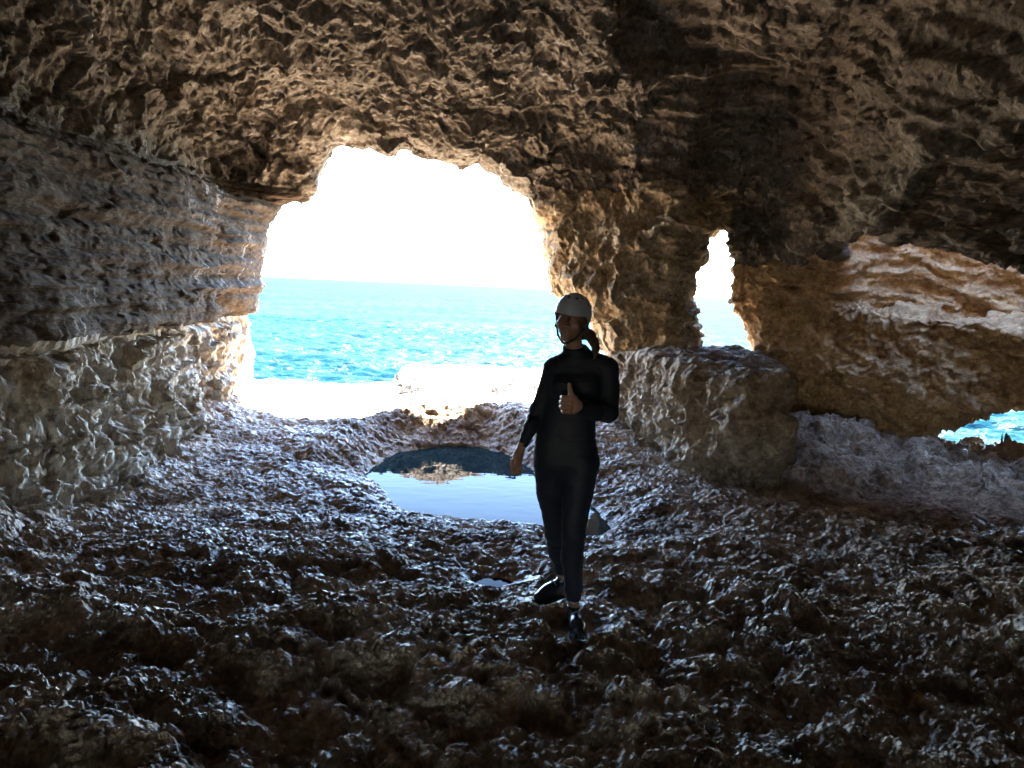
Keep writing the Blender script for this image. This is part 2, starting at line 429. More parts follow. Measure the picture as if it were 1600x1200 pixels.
def rock_detail(V, Nm, base):
    """offset along the normal: large lumps, scallops, beds"""
    x, y, z = V[:, 0], V[:, 1], V[:, 2]
    w = V + .10 * np.stack([perlin(V * 1.7, 1), perlin(V * 1.7, 2), perlin(V * 1.7, 3)], 1)
    band = ((x < -2.9) & (z > 1.1) & (z < 2.85)) * 1.0
    slab = sstep(3.15, 3.4, x + .03 * (y - 7)) * (z > ceil_slab(x, y) - .35)
    rightr = ((x > 2.9) & (y > 6.4)) * (1 - slab)
    strat = np.clip(band + .8 * slab + .6 * rightr + .15, 0, 1)
    # beds: steps in height, slightly wavy
    zz = z + .06 * perlin(V * np.array((.5, .5, .5)), 8) + .02 * perlin(V * 2.5, 9)
    beds = perlin(np.stack([x * .35, y * .35, zz * 7], 1), 11) + .6 * perlin(np.stack([x * .6, y * .6, zz * 17], 1), 12) + .3 * perlin(np.stack([x * 1.2, y * 1.2, zz * 36], 1), 13)
    d = .17 * fbm(V * .75, 3, 20) * (1 - .5 * strat)
    wz = w + .05 * np.stack([perlin(V * 5, 4), perlin(V * 5, 5), perlin(V * 5, 6)], 1)
    blk = chips(wz * np.array((.9, .9, 3.6)), 15) + .55 * chips(wz * np.array((2.2, 2.2, 8)), 16) + .3 * chips(wz * np.array((4, 4, 19)), 17)
    layered = np.clip(band + .85 * slab + .75 * rightr, 0, 1)
    d += (.06 * beds * (1 + .5 * band - .75 * rightr) + .085 * blk * (1 - .6 * band - .5 * rightr)) * layered
    rec = sstep(0, .5, x - 1.2 - .36 * (y - 9)) * (z > 2.6) * (1 - slab) * sstep(9.6, 8.6, y)
    karst = 1 - .9 * band - .75 * slab - .25 * rightr - .5 * rec
    cc = z * .8 - y * .55 + .10 * perlin(V * 1.2, 70) + .03 * perlin(V * 4, 71) - .06 * x
    bed2 = np.tanh(3 * perlin(np.stack([x * .35, cc * 0, cc * 4.0], 1), 72)) + .6 * np.tanh(3 * perlin(np.stack([x * .8, cc * 0 + 3, cc * 10], 1), 73)) + .3 * perlin(np.stack([x * 1.6, cc * 0 + 7, cc * 24], 1), 74)
    d += .075 * bed2 * np.clip(slab + .8 * rec, 0, 1)
    lump = sstep(-.2, .35, fbm(V * 1.1, 2, 31)); lump2 = sstep(-.25, .3, fbm(V * 2.3 + 9, 2, 33))
    d += karst * .10 * chips(wz * np.array((1.9, 1.9, 2.6)), 18) + karst * .05 * chips(wz * 5.2, 19)
    d += karst * (.11 * (bowls(w * 3.3, 41) - .4) * lump + .066 * (bowls(wz * 7.5, 42) - .4) * (.25 + .75 * lump2))
    d += (.12 + .88 * karst) * .026 * (bowls(wz * 17, 43) - .4)
    d += .02 * fbm(w * 6, 4, 50, .6, True) * (.4 + .6 * karst)
    pil = ((x > .1) & (x < 3) & (y > 8.2) & (z < 3.4)) * 1.0
    d += rightr * (.06 * (bowls(w * np.array((3.2, 3.2, 4)), 67) - .4) + .05 * chips(wz * np.array((2.6, 2.6, 4)), 68))
    d += pil * (.07 * beds + .07 * blk) * sstep(1.0, 2.3, x)
    hole = np.minimum(poly_sdf(x + .14 * (y - 10), z, PA), poly_sdf(x - .29 * (y - 10), z, PW))
    d *= 1 - .45 * sstep(.3, .03, hole) * sstep(8.8, 9.4, y)
    d += .10 * fbm(V * .45, 2, 25) * (1 - strat)
    # vertical flutes low on the left wall
    lw = ((x < -2.6) & (z < 1.15)) * 1.0
    d += lw * (.05 * chips(wz * np.array((4, 4, 2.6)), 61) + .03 * (bowls(wz * np.array((13, 13, 7)), 62) - .4) + .012 * (bowls(wz * 26, 63) - .4))
    d += lw * .05 * (bowls(w * np.array((6, 6, 2.2)), 60) - .4)
    return d

Vf, Qf = compact(V, Q[inside])
for _ in range(2): Vf, Qf = subdivide(Vf, Qf)
Vf = relax(Vf, Qf, 2)
Nf = normals(Vf, Qf)
# smooth the normals the offset follows
log('subdivided %d' % len(Vf))
df = rock_detail(Vf, Nf, None)
Vf = Vf + Nf * df[:, None]
log('rock detail')
Vc, Qc = compact(V, Q[~inside])
dc = .2 * fbm(Vc * .75, 3, 20)
Vc = Vc + normals(Vc, Qc) * dc[:, None]

def region(C):
    x, y, z = C.T
    r = np.zeros(len(C), int)                                     # 0 vault
    wob = .30 * perlin(C * 1.1, 301) + .14 * perlin(C * 4.0, 302)
    slabline = ceil_slab(x, y) + wob * .5
    r[(x > 3.46 - .03 * (y - 7) + .3 * wob)] = 4                              # 4 slab
    r[(x > 2.78) & (y > 5.8) & (z < slabline + np.where(x < 3.3, -.22, 1.3)) & (y > 9.25 - 1.0 * (x - 3.0) * (x < 4.65) - (x >= 4.65) * (1.65 + .3 * (x - 4.65)))] = 3   # 3 right rock
    r[(x > .15) & (x < 2.78 + (y - 10) * .29) & (y > 8.3) & (z < 3.0 + wob * 1.5)] = 2       # 2 pillar
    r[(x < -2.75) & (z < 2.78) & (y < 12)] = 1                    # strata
    r[(x < -2.75) & (z < 1.17) & (y < 12)] = 5                    # lower left
    return r
names = {0: ('cave_vault', 'ceil'), 1: ('rock_ledge', 'strata'), 2: ('rock_pillar', 'pillar'), 3: ('rock_buttress', 'warm'), 4: ('rock_slab', 'slab'), 5: ('rock_wall', 'left')}
labels = {0: ('pitted tan rock vault arching over the cave above the big opening', 'cave ceiling'),
          1: ('dark smooth banded rock ledge jutting from the cave side above the pale wall', 'rock ledge'),
          2: ('rough tan rock pillar standing between the big arch and the small window', 'rock pillar'),
          3: ('warm orange layered rock mass to the right of the small window', 'rock face'),
          4: ('dark sloping bed of thinly layered rock roofing the side chamber', 'rock slab'),
          5: ('pale fluted rock wall under the dark ledge beside the big arch', 'rock wall')}
Rf, Rc = region(Vf[Qf].mean(1)), region(Vc[Qc].mean(1))
for k in names:
    va, qa = compact(Vf, Qf[Rf == k]); 
    if (Rc == k).any():
        vb, qb = compact(Vc, Qc[Rc == k]); va, qa = np.concatenate([va, vb]), np.concatenate([qa, qb + len(va)])
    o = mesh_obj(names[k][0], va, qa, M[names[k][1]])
    tag(o, labels[k][0], labels[k][1], 'structure' if k == 0 else None)
del Vf, Qf, Vc, Qc, V, Q
log('cave meshes')

# ------------------------------------------------------------------ cave floor: one sheet with the pool hollow
WATER = -.28
POOLPX = [(577,742),(583,730),(600,716),(622,706),(660,702),(700,699),(745,700),(785,708),(815,722),(845,745),(880,770),(915,795),(942,826),(915,836),
          (885,832),(860,822),(830,818),(800,811),(760,812),(720,805),(680,800),(645,795),(632,782),(618,768),(600,752)]
PP = [on_z(x, y, WATER)[:2] for x, y in POOLPX]
PUD = [(771, 889, .12, .09)]      # a small puddle: pixel, half width, half depth
FOOT = [(at(899, 992, 3.58), .17), (at(862, 932, 3.95), .17)]
pudw = []
def floor_z(x, y):
    z = np.interp(y, [-7, 1, 3.7, 5, 6, 8, 9.3, 10.2, 10.8, 13], [.1, .05, .0, -.12, -.2, -.12, .05, .10, -.15, -.8])
    yq = y + .55 * sstep(3.6, 5.4, x)
    zr = np.interp(yq, [-7, 1, 4, 5.6, 7.1, 7.5, 8.6, 9.1, 10.2, 12], [.1, .05, 0, -.08, -.16, -.06, .23, .14, -.6, -1.7])
    zr = zr - .17 * sstep(3.7, 4.5, x) * sstep(7.4, 8.2, yq)
    b = sstep(2.3, 3.1, x)
    z = z * (1 - b) + zr * b
    z = z + .10 * np.exp(-((x + .3) / .8) ** 2 - ((y - 9.75) / .45) ** 2) + .17 * np.exp(-((x + .95) / .45) ** 2 - ((y - 9.7) / .45) ** 2) + .34 * sstep(-2.8, -4.4, x) + .2 * sstep(3.2, 6.5, x) * sstep(6.5, 3.5, y)
    return z
def floor_disp(P):
    x, y, z = P.T
    q = P * np.array((1, 1, .6))
    w = q + .05 * np.stack([perlin(q * 3, 1), perlin(q * 3, 2), perlin(q * 3, 3)], 1) + .02 * np.stack([perlin(q * 9, 4), perlin(q * 9, 5), perlin(q * 9, 6)], 1)
    near = sstep(7.5, 2.5, y)
    d = .10 * fbm(P * .55, 3, 70) + .05 * fbm(P * 2.2, 2, 75)
    m = .45 + .9 * sstep(-.35, .4, perlin(P * 1.3, 77))
    d += .05 * near * fbm(P * np.array((1.6, 3.0, 1)) @ np.array(((.9, -.43, 0), (.43, .9, 0), (0, 0, 1))), 2, 78)
    dome = lambda q, sd: np.sqrt(np.clip(1 - (worley(q, sd)[0] / .82) ** 2, 0, 1))
    m2 = sstep(-.3, .3, perlin(P * 2.4, 79))
    d += (.022 + .022 * near) * chips(w * 2.6, 88)
    d += (.070 + .04 * near) * (dome(w * 4.2, 80) - .6) * m
    d += (.028 + .006 * near) * (dome(w * 9.5, 81) - .6) * (.4 + .8 * m2)
    d += (.024 + .006 * near) * (bowls(w * 11.5, 83) - .45) * (1.3 - m2)
    d += .017 * (bowls(w * 23, 82) - .45)
    bk = sstep(2.7, 3.2, x) * sstep(6.6, 7.2, y) * (.25 + .75 * sstep(8.6, 7.9, y))
    d += bk * (.07 * chips(w * 2.0, 96) + .06 * (dome(w * 3.1, 97) - .6) + .05 * (bowls(w * 6, 98) - .45))
    fine = (.4 + .6 * sstep(7, 3.5, y))
    d += fine * (.011 * (bowls(w * 41, 87) - .45) + .006 * fbm(w * 45, 2, 95))
    f1, f2 = worley(w * 8.1, 84); d -= .03 * sstep(.35, .12, f1) * sstep(-.2, .2, perlin(P * 2.1, 86))
    d *= np.maximum(.6 + .4 * near, .95 * sstep(2.4, 3.4, x) * (1 + 1.1 * sstep(6.8, 7.6, y)))
    d += .012 * fbm(w * 14, 3, 85, .6, True)
    return d

ys = np.concatenate([np.linspace(-6, 1.6, 60, endpoint=False), 1.6 * (11.6 / 1.6) ** np.linspace(0, 1, 1150)])
us = np.concatenate([-1.06 - .94 * np.linspace(1, 0, 40, endpoint=False) ** 1.5, np.linspace(-1.06, 1.06, 1150), 1.06 + .94 * np.linspace(0, 1, 41)[1:] ** 1.5])
hw = 1.2 + .80 * np.maximum(ys, 0)
outer = np.maximum(hw * 1.1, 13.0)
A = np.abs(us)[None, :]
X = np.sign(us)[None, :] * np.where(A <= 1.06, A * hw[:, None], 1.06 * hw[:, None] + (A - 1.06) / .94 * (outer - 1.06 * hw)[:, None]); Y = np.repeat(ys[:, None], len(us), 1)
x, y = X.ravel(), Y.ravel()
z = floor_z(x, y)
dp = poly_sdf(x, y, PP)
pcx, pcy = np.mean(PP, 0)
far = sstep(-.4, .8, y - pcy)
edge = .8 - .27 * far
zb = np.maximum(z, WATER + .09 + .09 * far)
dp = dp - .05 - .08 * (1 - far)
z = np.where(dp < 0, WATER - .012 - .5 * sstep(0, -.4, dp), np.where(dp < edge, WATER - .012 + (zb - WATER + .012) * sstep(-.25, 1, dp / edge) , z))
d = floor_disp(np.stack([x, y, z], 1))
d = d * (1 - .5 * sstep(.12, -.1, dp)) * (1 + .5 * sstep(1.1, .5, dp) * far)
z = z + d
for px, py, a, bq in PUD:
    i = on_z(px, py, -.04 if px < 1000 else .15)
    r = np.hypot((x - i[0]) / a, (y - i[1]) / bq)
    lev = np.median(z[r < 1.2]) - .015
    z = np.where(r < 2.6, np.minimum(z, lev + .015 + .05 * np.maximum(r - 1.1, 0)), z)
    z = np.where(r < 1.6, np.minimum(z, lev - .05 + .12 * np.maximum(r - .5, 0) + .4 * np.minimum(d, .03)), z)
    pudw.append((i[0], i[1], lev - .004, a * 1.3, bq * 1.3))
for (p, r) in FOOT:
    w = 1 - sstep(r * .6, r * 1.5, np.hypot(x - p[0], y - p[1]))
    z = z * (1 - w) + (p[2] - .012 + .35 * np.minimum(d, .02)) * w
i = np.arange(len(ys) - 1)[:, None] * len(us) + np.arange(len(us) - 1)[None, :]
FQ = np.stack([i, i + 1, i + 1 + len(us), i + len(us)], 2).reshape(-1, 4)
# sideways warp so that lumps overhang a little
P = np.stack([x, y, z], 1)
w = .018 * np.stack([perlin(P * 11, 91), perlin(P * 11, 92), 0 * x], 1)
fo = mesh_obj('cave_floor', P + w, FQ, M['floor'])
tag(fo, 'knobbly wet brown rock floor of the sea cave', 'cave floor', 'structure')
log('floor %d' % len(P))

def sheet(name, poly, z, mat, n=120):
    P = np.asarray(poly); lo, hi = P.min(0) - .25, P.max(0) + .25
    gx, gy = np.linspace(lo[0], hi[0], n), np.linspace(lo[1], hi[1], n)
    X, Y = np.meshgrid(gx, gy, indexing='xy')
    i = np.arange(n - 1)[:, None] * n + np.arange(n - 1)[None, :]
    q = np.stack([i, i + 1, i + 1 + n, i + n], 2).reshape(-1, 4)
    v = np.stack([X.ravel(), Y.ravel(), np.full(X.size, z)], 1)
    keep = poly_sdf(X.ravel(), Y.ravel(), P)[q].min(1) < .22
    v, q = compact(v, q[keep])
    return mesh_obj(name, v, q, mat)
tag(sheet('tide_pool', PP, WATER, M['pool']), 'still rock pool mirroring the pale blue sky in the cave floor', 'rock pool', 'structure')
for k, (cx, cy, zz, a, bq) in enumerate(pudw):
    t = np.linspace(0, 2 * math.pi, 24, endpoint=False)
    vv = [(cx, cy, zz)] + [(cx + a * math.cos(q), cy + bq * math.sin(q), zz) for q in t]
    ff = [(0, 1 + j, 1 + (j + 1) % 24) for j in range(24)]
    tag(mesh_obj('puddle', vv, ff, M['pool']), 'small puddle glinting in a pit of the floor beside the person', 'puddle')

# ------------------------------------------------------------------ sunlit shelf outside
nx, ny = 520, 300
X, Y = np.meshgrid(np.linspace(-9, 4.2, nx), np.linspace(10.15, 14.6, ny), indexing='xy')
x, y = X.ravel(), Y.ravel()
P = np.stack([x, y, 0 * x], 1)
wig = .25 * perlin(P * .9, 101) + .12 * perlin(P * 2.7, 102)
z = np.interp(y, [10, 10.6, 11.4, 12.3], [-.35, -.12, -.05, -.02]) + 0 * x
z = z - 2.2 * sstep(12.25, 12.9, y + wig)
blk = np.maximum(np.maximum(-1.75 - x, x - 3.6), np.maximum((11.9 - y) * .35, y - 13.1)) + wig * .6
z = np.maximum(z, np.where(blk < .5, .26 + .05 * perlin(P * .8, 105) - 2.4 * np.maximum(blk, 0) ** 1.3, -9))
z = z - 2.2 * sstep(3.0, 3.9, x + wig)
z = z + .05 * fbm(P * 1.2, 3, 110) + .05 * (bowls(P * 3.5 + .3, 112) - .5) + .03 * (bowls(P * 9, 113) - .5)
hole = sstep(.16, .05, worley(P * 2.3, 115)[0]); z = z - .18 * hole
P[:, 2] = z
i = np.arange(ny - 1)[:, None] * nx + np.arange(nx - 1)[None, :]
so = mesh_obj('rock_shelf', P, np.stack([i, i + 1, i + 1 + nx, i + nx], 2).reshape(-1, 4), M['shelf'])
tag(so, 'sun-bleached limestone shelf outside the arch at the edge of the sea', 'rock shelf')

# ------------------------------------------------------------------ boulder under the window
BF = [(1.28, 9.6), (1.42, 8.95), (1.75, 7.75), (2.2, 6.95), (2.62, 7.0), (2.78, 7.4), (3.0, 8.6), (3.2, 9.9), (2.4, 10.4), (1.4, 10.3)]
def boulder_f(x, y, z):
    d = poly_sdf(x + .05 * (z - .5), y - .10 * (.5 - z), BF) - .06 * np.clip(.6 - z, -1, 1) * 0
    top = z - (1.0 - .015 * (x - 2) - .02 * (y - 8) * 0)
    return smax(smax(d, top, .16), -.9 - z, .1)
lo, hi = (.7, 6.3, -.8), (3.9, 11, 1.5)
f = grid_field(boulder_f, lo, hi, .06)
V, Q = surface_nets(f, lo, .06)
for _ in range(2): V, Q = subdivide(V, Q)
V = relax(V, Q, 2); Nn = normals(V, Q)
w = V + .08 * np.stack([perlin(V * 2, 1), perlin(V * 2, 2), perlin(V * 2, 3)], 1)
dd = .13 * fbm(V * 1.1, 3, 120) + .09 * chips(w * 1.8, 125) + .08 * (bowls(w * 3.4, 121) - .45) + .05 * chips(w * 4.3, 126) + .07 * (bowls(w * 8, 122) - .45) + .02 * (bowls(w * 18, 123) - .45)
dd = dd * (1 - .55 * sstep(.85, 1.0, V[:, 2]))
V = V + Nn * dd[:, None]
tag(mesh_obj('boulder', V, Q, M['boulder']), 'big flat-topped pitted boulder at the foot of the rock pillar behind the person', 'boulder')
log('boulder')

# ------------------------------------------------------------------ sea and far headland
SEA = -1.5
rows = np.concatenate([np.linspace(9, 13, 8, endpoint=False), 13 * (60 / 13) ** np.linspace(0, 1, 420, endpoint=False), 60 * (30000 / 60) ** np.linspace(0, 1, 160)])
us = np.linspace(-1, 1, 620)
X = us[None, :] * (rows * 1.3 + 8)[:, None]; Y = np.repeat(rows[:, None], len(us), 1)
P = np.stack([X.ravel(), Y.ravel(), np.zeros(X.size)], 1)
fade = sstep(600, 60, P[:, 1])
q = P * np.array((.45, 1, 1)); q[:, :2] += .5 * np.stack([perlin(P * .3, 131), perlin(P * .3, 132)], 1)
P[:, 2] = SEA + fade * (.14 * fbm(q * .35, 2, 140) + .15 * fbm(q * 1.3, 3, 145, .6, True) - .12)
i = np.arange(len(rows) - 1)[:, None] * len(us) + np.arange(len(us) - 1)[None, :]
tag(mesh_obj('sea', P, np.stack([i, i + 1, i + 1 + len(us), i + len(us)], 2).reshape(-1, 4), M['sea']), kind='structure')

def headland(name, x0, x1, y0, depth, hmax, seed):
    n, m = 160, 24
    xs = np.linspace(x0, x1, n); t = np.linspace(0, 1, m)
    prof = hmax * (sstep(x0, x0 + (x1 - x0) * .12, xs)) * (.8 + .25 * np.array(perlin(np.stack([xs / 90, xs * 0, xs * 0], 1), seed)))
    X, T = np.meshgrid(xs, t, indexing='xy')
    Z = prof[None, :] * (1 - (1 - np.minimum(T * 2, 1)) ** 2.2) - 2
    P = np.stack([X.ravel(), (y0 + T * depth + 12 * 0).ravel(), Z.ravel()], 1)
    P[:, 1] += 12 * perlin(P / 40, seed + 1); P[:, 2] += np.minimum(Z.ravel() + 2, 6) * .5 * perlin(P / 14, seed + 2)
    i = np.arange(m - 1)[:, None] * n + np.arange(n - 1)[None, :]
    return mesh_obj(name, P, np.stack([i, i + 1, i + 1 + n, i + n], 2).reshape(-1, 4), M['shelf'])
tag(headland('hills', 200, 1500, 1500, 500, 46, 7), 'pale bare coastline far across the water', None, 'structure')

#PERSON-BEGIN
# ------------------------------------------------------------------ the person
class Body:
    """smooth union of tapered limbs sampled on a grid around the figure"""
    def __init__(s, lo, hi, h):
        s.h, s.lo = h, np.array(lo, np.float32)
        s.ax = [np.arange(a, b, h, dtype=np.float32) for a, b in zip(lo, hi)]
        s.f = np.full([len(a) for a in s.ax], .5, np.float32)
    def box(s, lo, hi):
        return tuple(slice(int(np.clip((l - o) / s.h, 0, len(a) - 1)), int(np.clip((q - o) / s.h + 2, 1, len(a)))) for l, q, o, a in zip(lo, hi, s.lo, s.ax))
    def at(s, lo, hi):
        b = s.box(lo, hi)
        return b, np.meshgrid(s.ax[0][b[0]], s.ax[1][b[1]], s.ax[2][b[2]], indexing='ij')
    def put(s, b, d, k, cut):
        g = s.f[b]
        s.f[b] = smax(g, -d, k) if cut else smin(g, d, k)
    def cone(s, a, b, ra, rb, k=.02, ys=1.0, cut=False):
        a, b = np.asarray(a, float), np.asarray(b, float)
        r = max(ra, rb) + k + .03
        bx, (X, Y, Z) = s.at(np.minimum(a, b) - r, np.maximum(a, b) + r)
        if X.size == 0: return
        q = [X - a[0], (Y - a[1]) / ys, Z - a[2]]; e = b - a; e = np.array((e[0], e[1] / ys, e[2]))
        t = np.clip((q[0] * e[0] + q[1] * e[1] + q[2] * e[2]) / (e @ e + 1e-9), 0, 1)
        d = np.sqrt((q[0] - e[0] * t) ** 2 + (q[1] - e[1] * t) ** 2 + (q[2] - e[2] * t) ** 2) - (ra + (rb - ra) * t)
        s.put(bx, d, k, cut)
    def chain(s, pts, k=.02, **kw):
        for (a, ra), (b, rb) in zip(pts[:-1], pts[1:]): s.cone(a, b, ra, rb, k, **kw)
    def ell(s, c, r, R=None, k=.02, cut=False):
        c = np.asarray(c, float); m = max(r) + k + .03
        bx, (X, Y, Z) = s.at(c - m, c + m)
        q = np.stack([X - c[0], Y - c[1], Z - c[2]], -1)
        if R is not None: q = q @ R
        q = q / np.asarray(r)
        n = np.linalg.norm(q, axis=-1); g = np.linalg.norm(q / np.asarray(r), axis=-1) + 1e-6
        s.put(bx, n * (n - 1) / g, k, cut)
    def plane(s, c, n, rad):
        """cut away what lies beyond a plane, near one place only"""
        c, n = np.asarray(c, float), np.asarray(n, float); n = n / np.linalg.norm(n)
        bx, (X, Y, Z) = s.at(c - rad, c + rad)
        d = (X - c[0]) * n[0] + (Y - c[1]) * n[1] + (Z - c[2]) * n[2]
        s.f[bx] = np.maximum(s.f[bx], d)
    def mesh(s, name, mat, parent=None, it=1):
        V, Q = surface_nets(s.f, s.lo, s.h)
        if it: V = relax(V, Q, it, .5)
        return mesh_obj(name, V, Q, mat, parent)

PXM = 3.7 / F
def J(px, py, dy=0): return at(px, py, 3.7 + dy)
def R_(p): return p * PXM
M['skin'] = simple('skin', (.26, .145, .11), .5, .4)
M['suit'] = simple('neoprene', (.007, .010, .019), .6, .25, (400, .1, .001))
M['helmet'] = simple('helmet_shell', (.27, .30, .36), .4, .5)
M['dark'] = simple('black_webbing', (.015, .015, .018), .6)
M['hair'] = simple('brown_hair', (.05, .03, .02), .5, .4, (150, .6, .003))
M['shoe'] = simple('shoe_upper', (.022, .028, .042), .22, .6, (90, .3, .002))
M['lace'] = simple('shoe_lace', (.25, .3, .38), .4, .5)
M['sole'] = simple('shoe_sole', (.012, .012, .013), .7)
M['lip'] = simple('lips', (.30, .11, .10), .45)
M['eye'] = simple('eye', (.05, .04, .035), .15)

LO, HI = (-.05, 3.2, -.15), (.72, 4.25, 1.80)
suit = Body((-.02, 3.2, .02), (.68, 4.15, 1.5), .0055)
torso = [((886, 599), (918, 599), 30), ((882, 625), (908, 625), 31), ((882, 652), (898, 652), 32), ((873, 684), (895, 684), 36.5), ((871, 713), (896, 713), 37.5)]
for a, b, r in torso: suit.cone(J(*a, .02), J(*b, .02), R_(r), R_(r), .05, ys=.72)
suit.cone(J(884, 574, .02), J(932, 574, .02), R_(20), R_(20), .04, ys=.9)
for sx in (866, 950): suit.cone(J(905, 556, .02), J(sx, 575, .01), R_(13), R_(16), .03)
for sx in (880, 917): suit.ell(J(sx, 606, -.055), (.052, .034, .05), k=.06)
suit.cone(J(872, 716, .08), J(896, 716, .08), R_(25), R_(25), .05)
LFT = at(899, 992, 3.58)[2]; RFT = at(862, 934, 3.93)[2]
lleg = [(J(909, 722, .01), R_(29)), (J(902, 768, .0), R_(25)), (J(896, 832, -.03), R_(19)), (J(894, 872, .0), R_(18)), (J(896, 915, .0), R_(13.5)), (J(897, 950, -.01), R_(11))]
rleg = [(J(860, 722, .05), R_(28)), (J(861, 768, .08), R_(23)), (J(868, 832, .14), R_(17)), (J(872, 860, .20), R_(16.5)), (J(877, 884, .23), R_(12.5)), (J(880, 905, .25), R_(11))]
suit.chain(lleg, .02); suit.chain(rleg, .02)
rarm = [(J(866, 575, .02), R_(16.5)), (J(853, 611, .03), R_(13.5)), (J(839, 643, .04), R_(12)), (J(830, 666, .0), R_(11)), (J(815, 699, -.04), R_(7.6))]
larm = [(J(950, 576, .01), R_(16.5)), (J(953, 612, .01), R_(15.5)), (J(951, 645, -.03), R_(15)), (J(932, 644, -.14), R_(13.5)), (J(902, 634, -.26), R_(10))]
suit.chain(rarm, .015); suit.chain(larm, .012)
suit.chain([(J(903, 560, .02), R_(17)), (J(898, 540, .015), R_(16)), (J(896, 528, .01), R_(16))], .03)
body = Body(LO, HI, .004)
for (c, n, rad) in ((J(815, 696, -.04), (-.45, -.1, -1), .045), (J(903, 634, -.26), np.array(larm[-1][0]) - larm[-2][0], .055), (J(897, 938, -.01), (0, 0, -1), .09), (J(879, 896, .24), (0, 0, -1), .09), (J(897, 541, .01), (-.05, -.25, 1), .10)):
    suit.plane(c, n, rad)

# skin: a slimmer body under the suit, then head, hands and ankles
for a, b, r in torso: body.cone(J(*a, .02), J(*b, .02), R_(r) - .024, R_(r) - .024, .03, ys=.64)
sl = lambda ch, d=.009: [(p, r - d) for p, r in ch]
body.cone(J(884, 574, .02), J(932, 574, .02), R_(13), R_(13), .03)
body.chain(sl(lleg), .01); body.chain(sl(rleg), .01); body.chain(sl(rarm), .01); body.chain(sl(larm), .01)
body.chain([(J(903, 570, .02), R_(12)), (J(897, 545, .012), R_(13)), (J(895, 520, .01), R_(13))], .02)
for ch in (lleg, rleg): body.cone(ch[-1][0], ch[-1][0] + np.array((0, 0, -.07)), .030, .034, .02)

HC = J(893.5, 498, -.0); HS = .93
yaw, tilt, nod = math.radians(18), math.radians(7), math.radians(4)
hf = np.array((-math.sin(yaw), -math.cos(yaw), 0.0)); hl = np.array((math.cos(yaw), -math.sin(yaw), 0.0)); hu = np.array((0, 0, 1.0))
hl, hu = hl * math.cos(tilt) - hu * math.sin(tilt), hu * math.cos(tilt) + hl * math.sin(tilt)
hf, hu = hf * math.cos(nod) + hu * math.sin(nod), hu * math.cos(nod) - hf * math.sin(nod)
HR = np.stack([hl, hf, hu], 1)
def Hd(x, y, z): return HC + HR @ (np.array((x, y, z)) * HS)
def he(B, c, r, k=.02, cut=False): B.ell(Hd(*c), np.array(r) * HS, HR, k, cut)
he(body, (0, -.012, .036), (.073, .092, .083), .03)
he(body, (0, .022, -.035), (.059, .066, .078), .03)
he(body, (0, .062, -.104), (.026, .022, .020), .025)
for s in (-1, 1):
    he(body, (s * .038, .062, -.034), (.024, .022, .022), .02)
    he(body, (s * .0735, -.006, -.012), (.010, .019, .031), .006)
    body.cone(Hd(s * .012, .084, .020), Hd(s * .045, .070, .020), .010 * HS, .009 * HS, .012)
    he(body, (s * .031, .090, .000), (.017, .014, .010), .008, True)
    he(body, (s * .031, .074, -.001), (.0135, .0125, .0115), .003)
    he(body, (s * .012, .092, -.032), (.009, .010, .007), .006)
body.chain([(Hd(0, .082, .010), .008), (Hd(0, .098, -.012), .0085), (Hd(0, .106, -.028), .0115)], .010)
for s in (-1, 1):
    body.chain([(Hd(0, .087, -.058), .0052), (Hd(s * .014, .083, -.056), .0048), (Hd(s * .027, .072, -.050), .003)], .006)
    body.chain([(Hd(0, .084, -.070), .0062), (Hd(s * .013, .080, -.068), .0055), (Hd(s * .026, .070, -.053), .003)], .006)
    body.chain([(Hd(0, .094, -.0635), .0022), (Hd(s * .014, .089, -.0615), .0022), (Hd(s * .029, .077, -.051), .0024)], .003, cut=True)
# raised hand, thumb up, fingers closed
HL = J(889.5, 632, -.285)
def hp(x, y, z): return HL + np.array((x, y, z))
body.cone(J(906, 635, -.25), hp(.026, .008, -.002), .024, .026, .015)
for zz in (.024, .0, -.024): body.cone(hp(.022, .004, zz), hp(-.004, -.008, zz * 1.08), .021, .018, .012)
for i, zz in enumerate((.034, .012, -.0105, -.032)):
    r = (.0108, .0112, .0106, .0092)[i]; sh = (0, -.004, -.001, .006)[i]
    body.chain([(hp(.004, -.020, zz), r + .001), (hp(-.031 + sh, -.021, zz - .001), r), (hp(-.036 + sh, .004, zz - .002), r * .95), (hp(-.012, .014, zz - .003), r * .88)], .0025)
body.chain([(hp(.022, -.006, .026), .016), (hp(.004, -.014, .050), .0128), (hp(-.001, -.015, .072), .0105), (hp(-.005, -.013, .096), .0088)], .006)
# hanging hand
HRt = J(811, 709, -.04)
def rp(px, py, dy): return J(px, py, -.04 + dy)
body.chain([(J(816, 695, -.04), .021), (rp(812, 706, 0), .022)], .01)
for o, yy in ((-4.5, -.012), (0, 0), (4.5, .012)): body.cone(rp(812 + o * .6, 705, yy), rp(808 + o, 720, yy), .016, .013, .010)
for i, (o, yy) in enumerate(((-7.5, -.022), (-2.8, -.010), (1.9, .004), (6.2, .018))):
    ln = (.88, 1.0, .96, .78)[i]; r = (.0092, .0096, .0092, .0082)[i]
    body.chain([(rp(808 + o * .9, 719, yy), r + .001), (rp(806.5 + o, 719 + 11 * ln, yy - .006), r), (rp(807.5 + o, 719 + 18 * ln, yy - .002), r * .92), (rp(809.5 + o, 719 + 23 * ln, yy + .006), r * .82)], .0025)
body.chain([(rp(813, 706, -.016), .013), (rp(808, 715, -.034), .0108), (rp(806, 724, -.038), .0092)], .006)

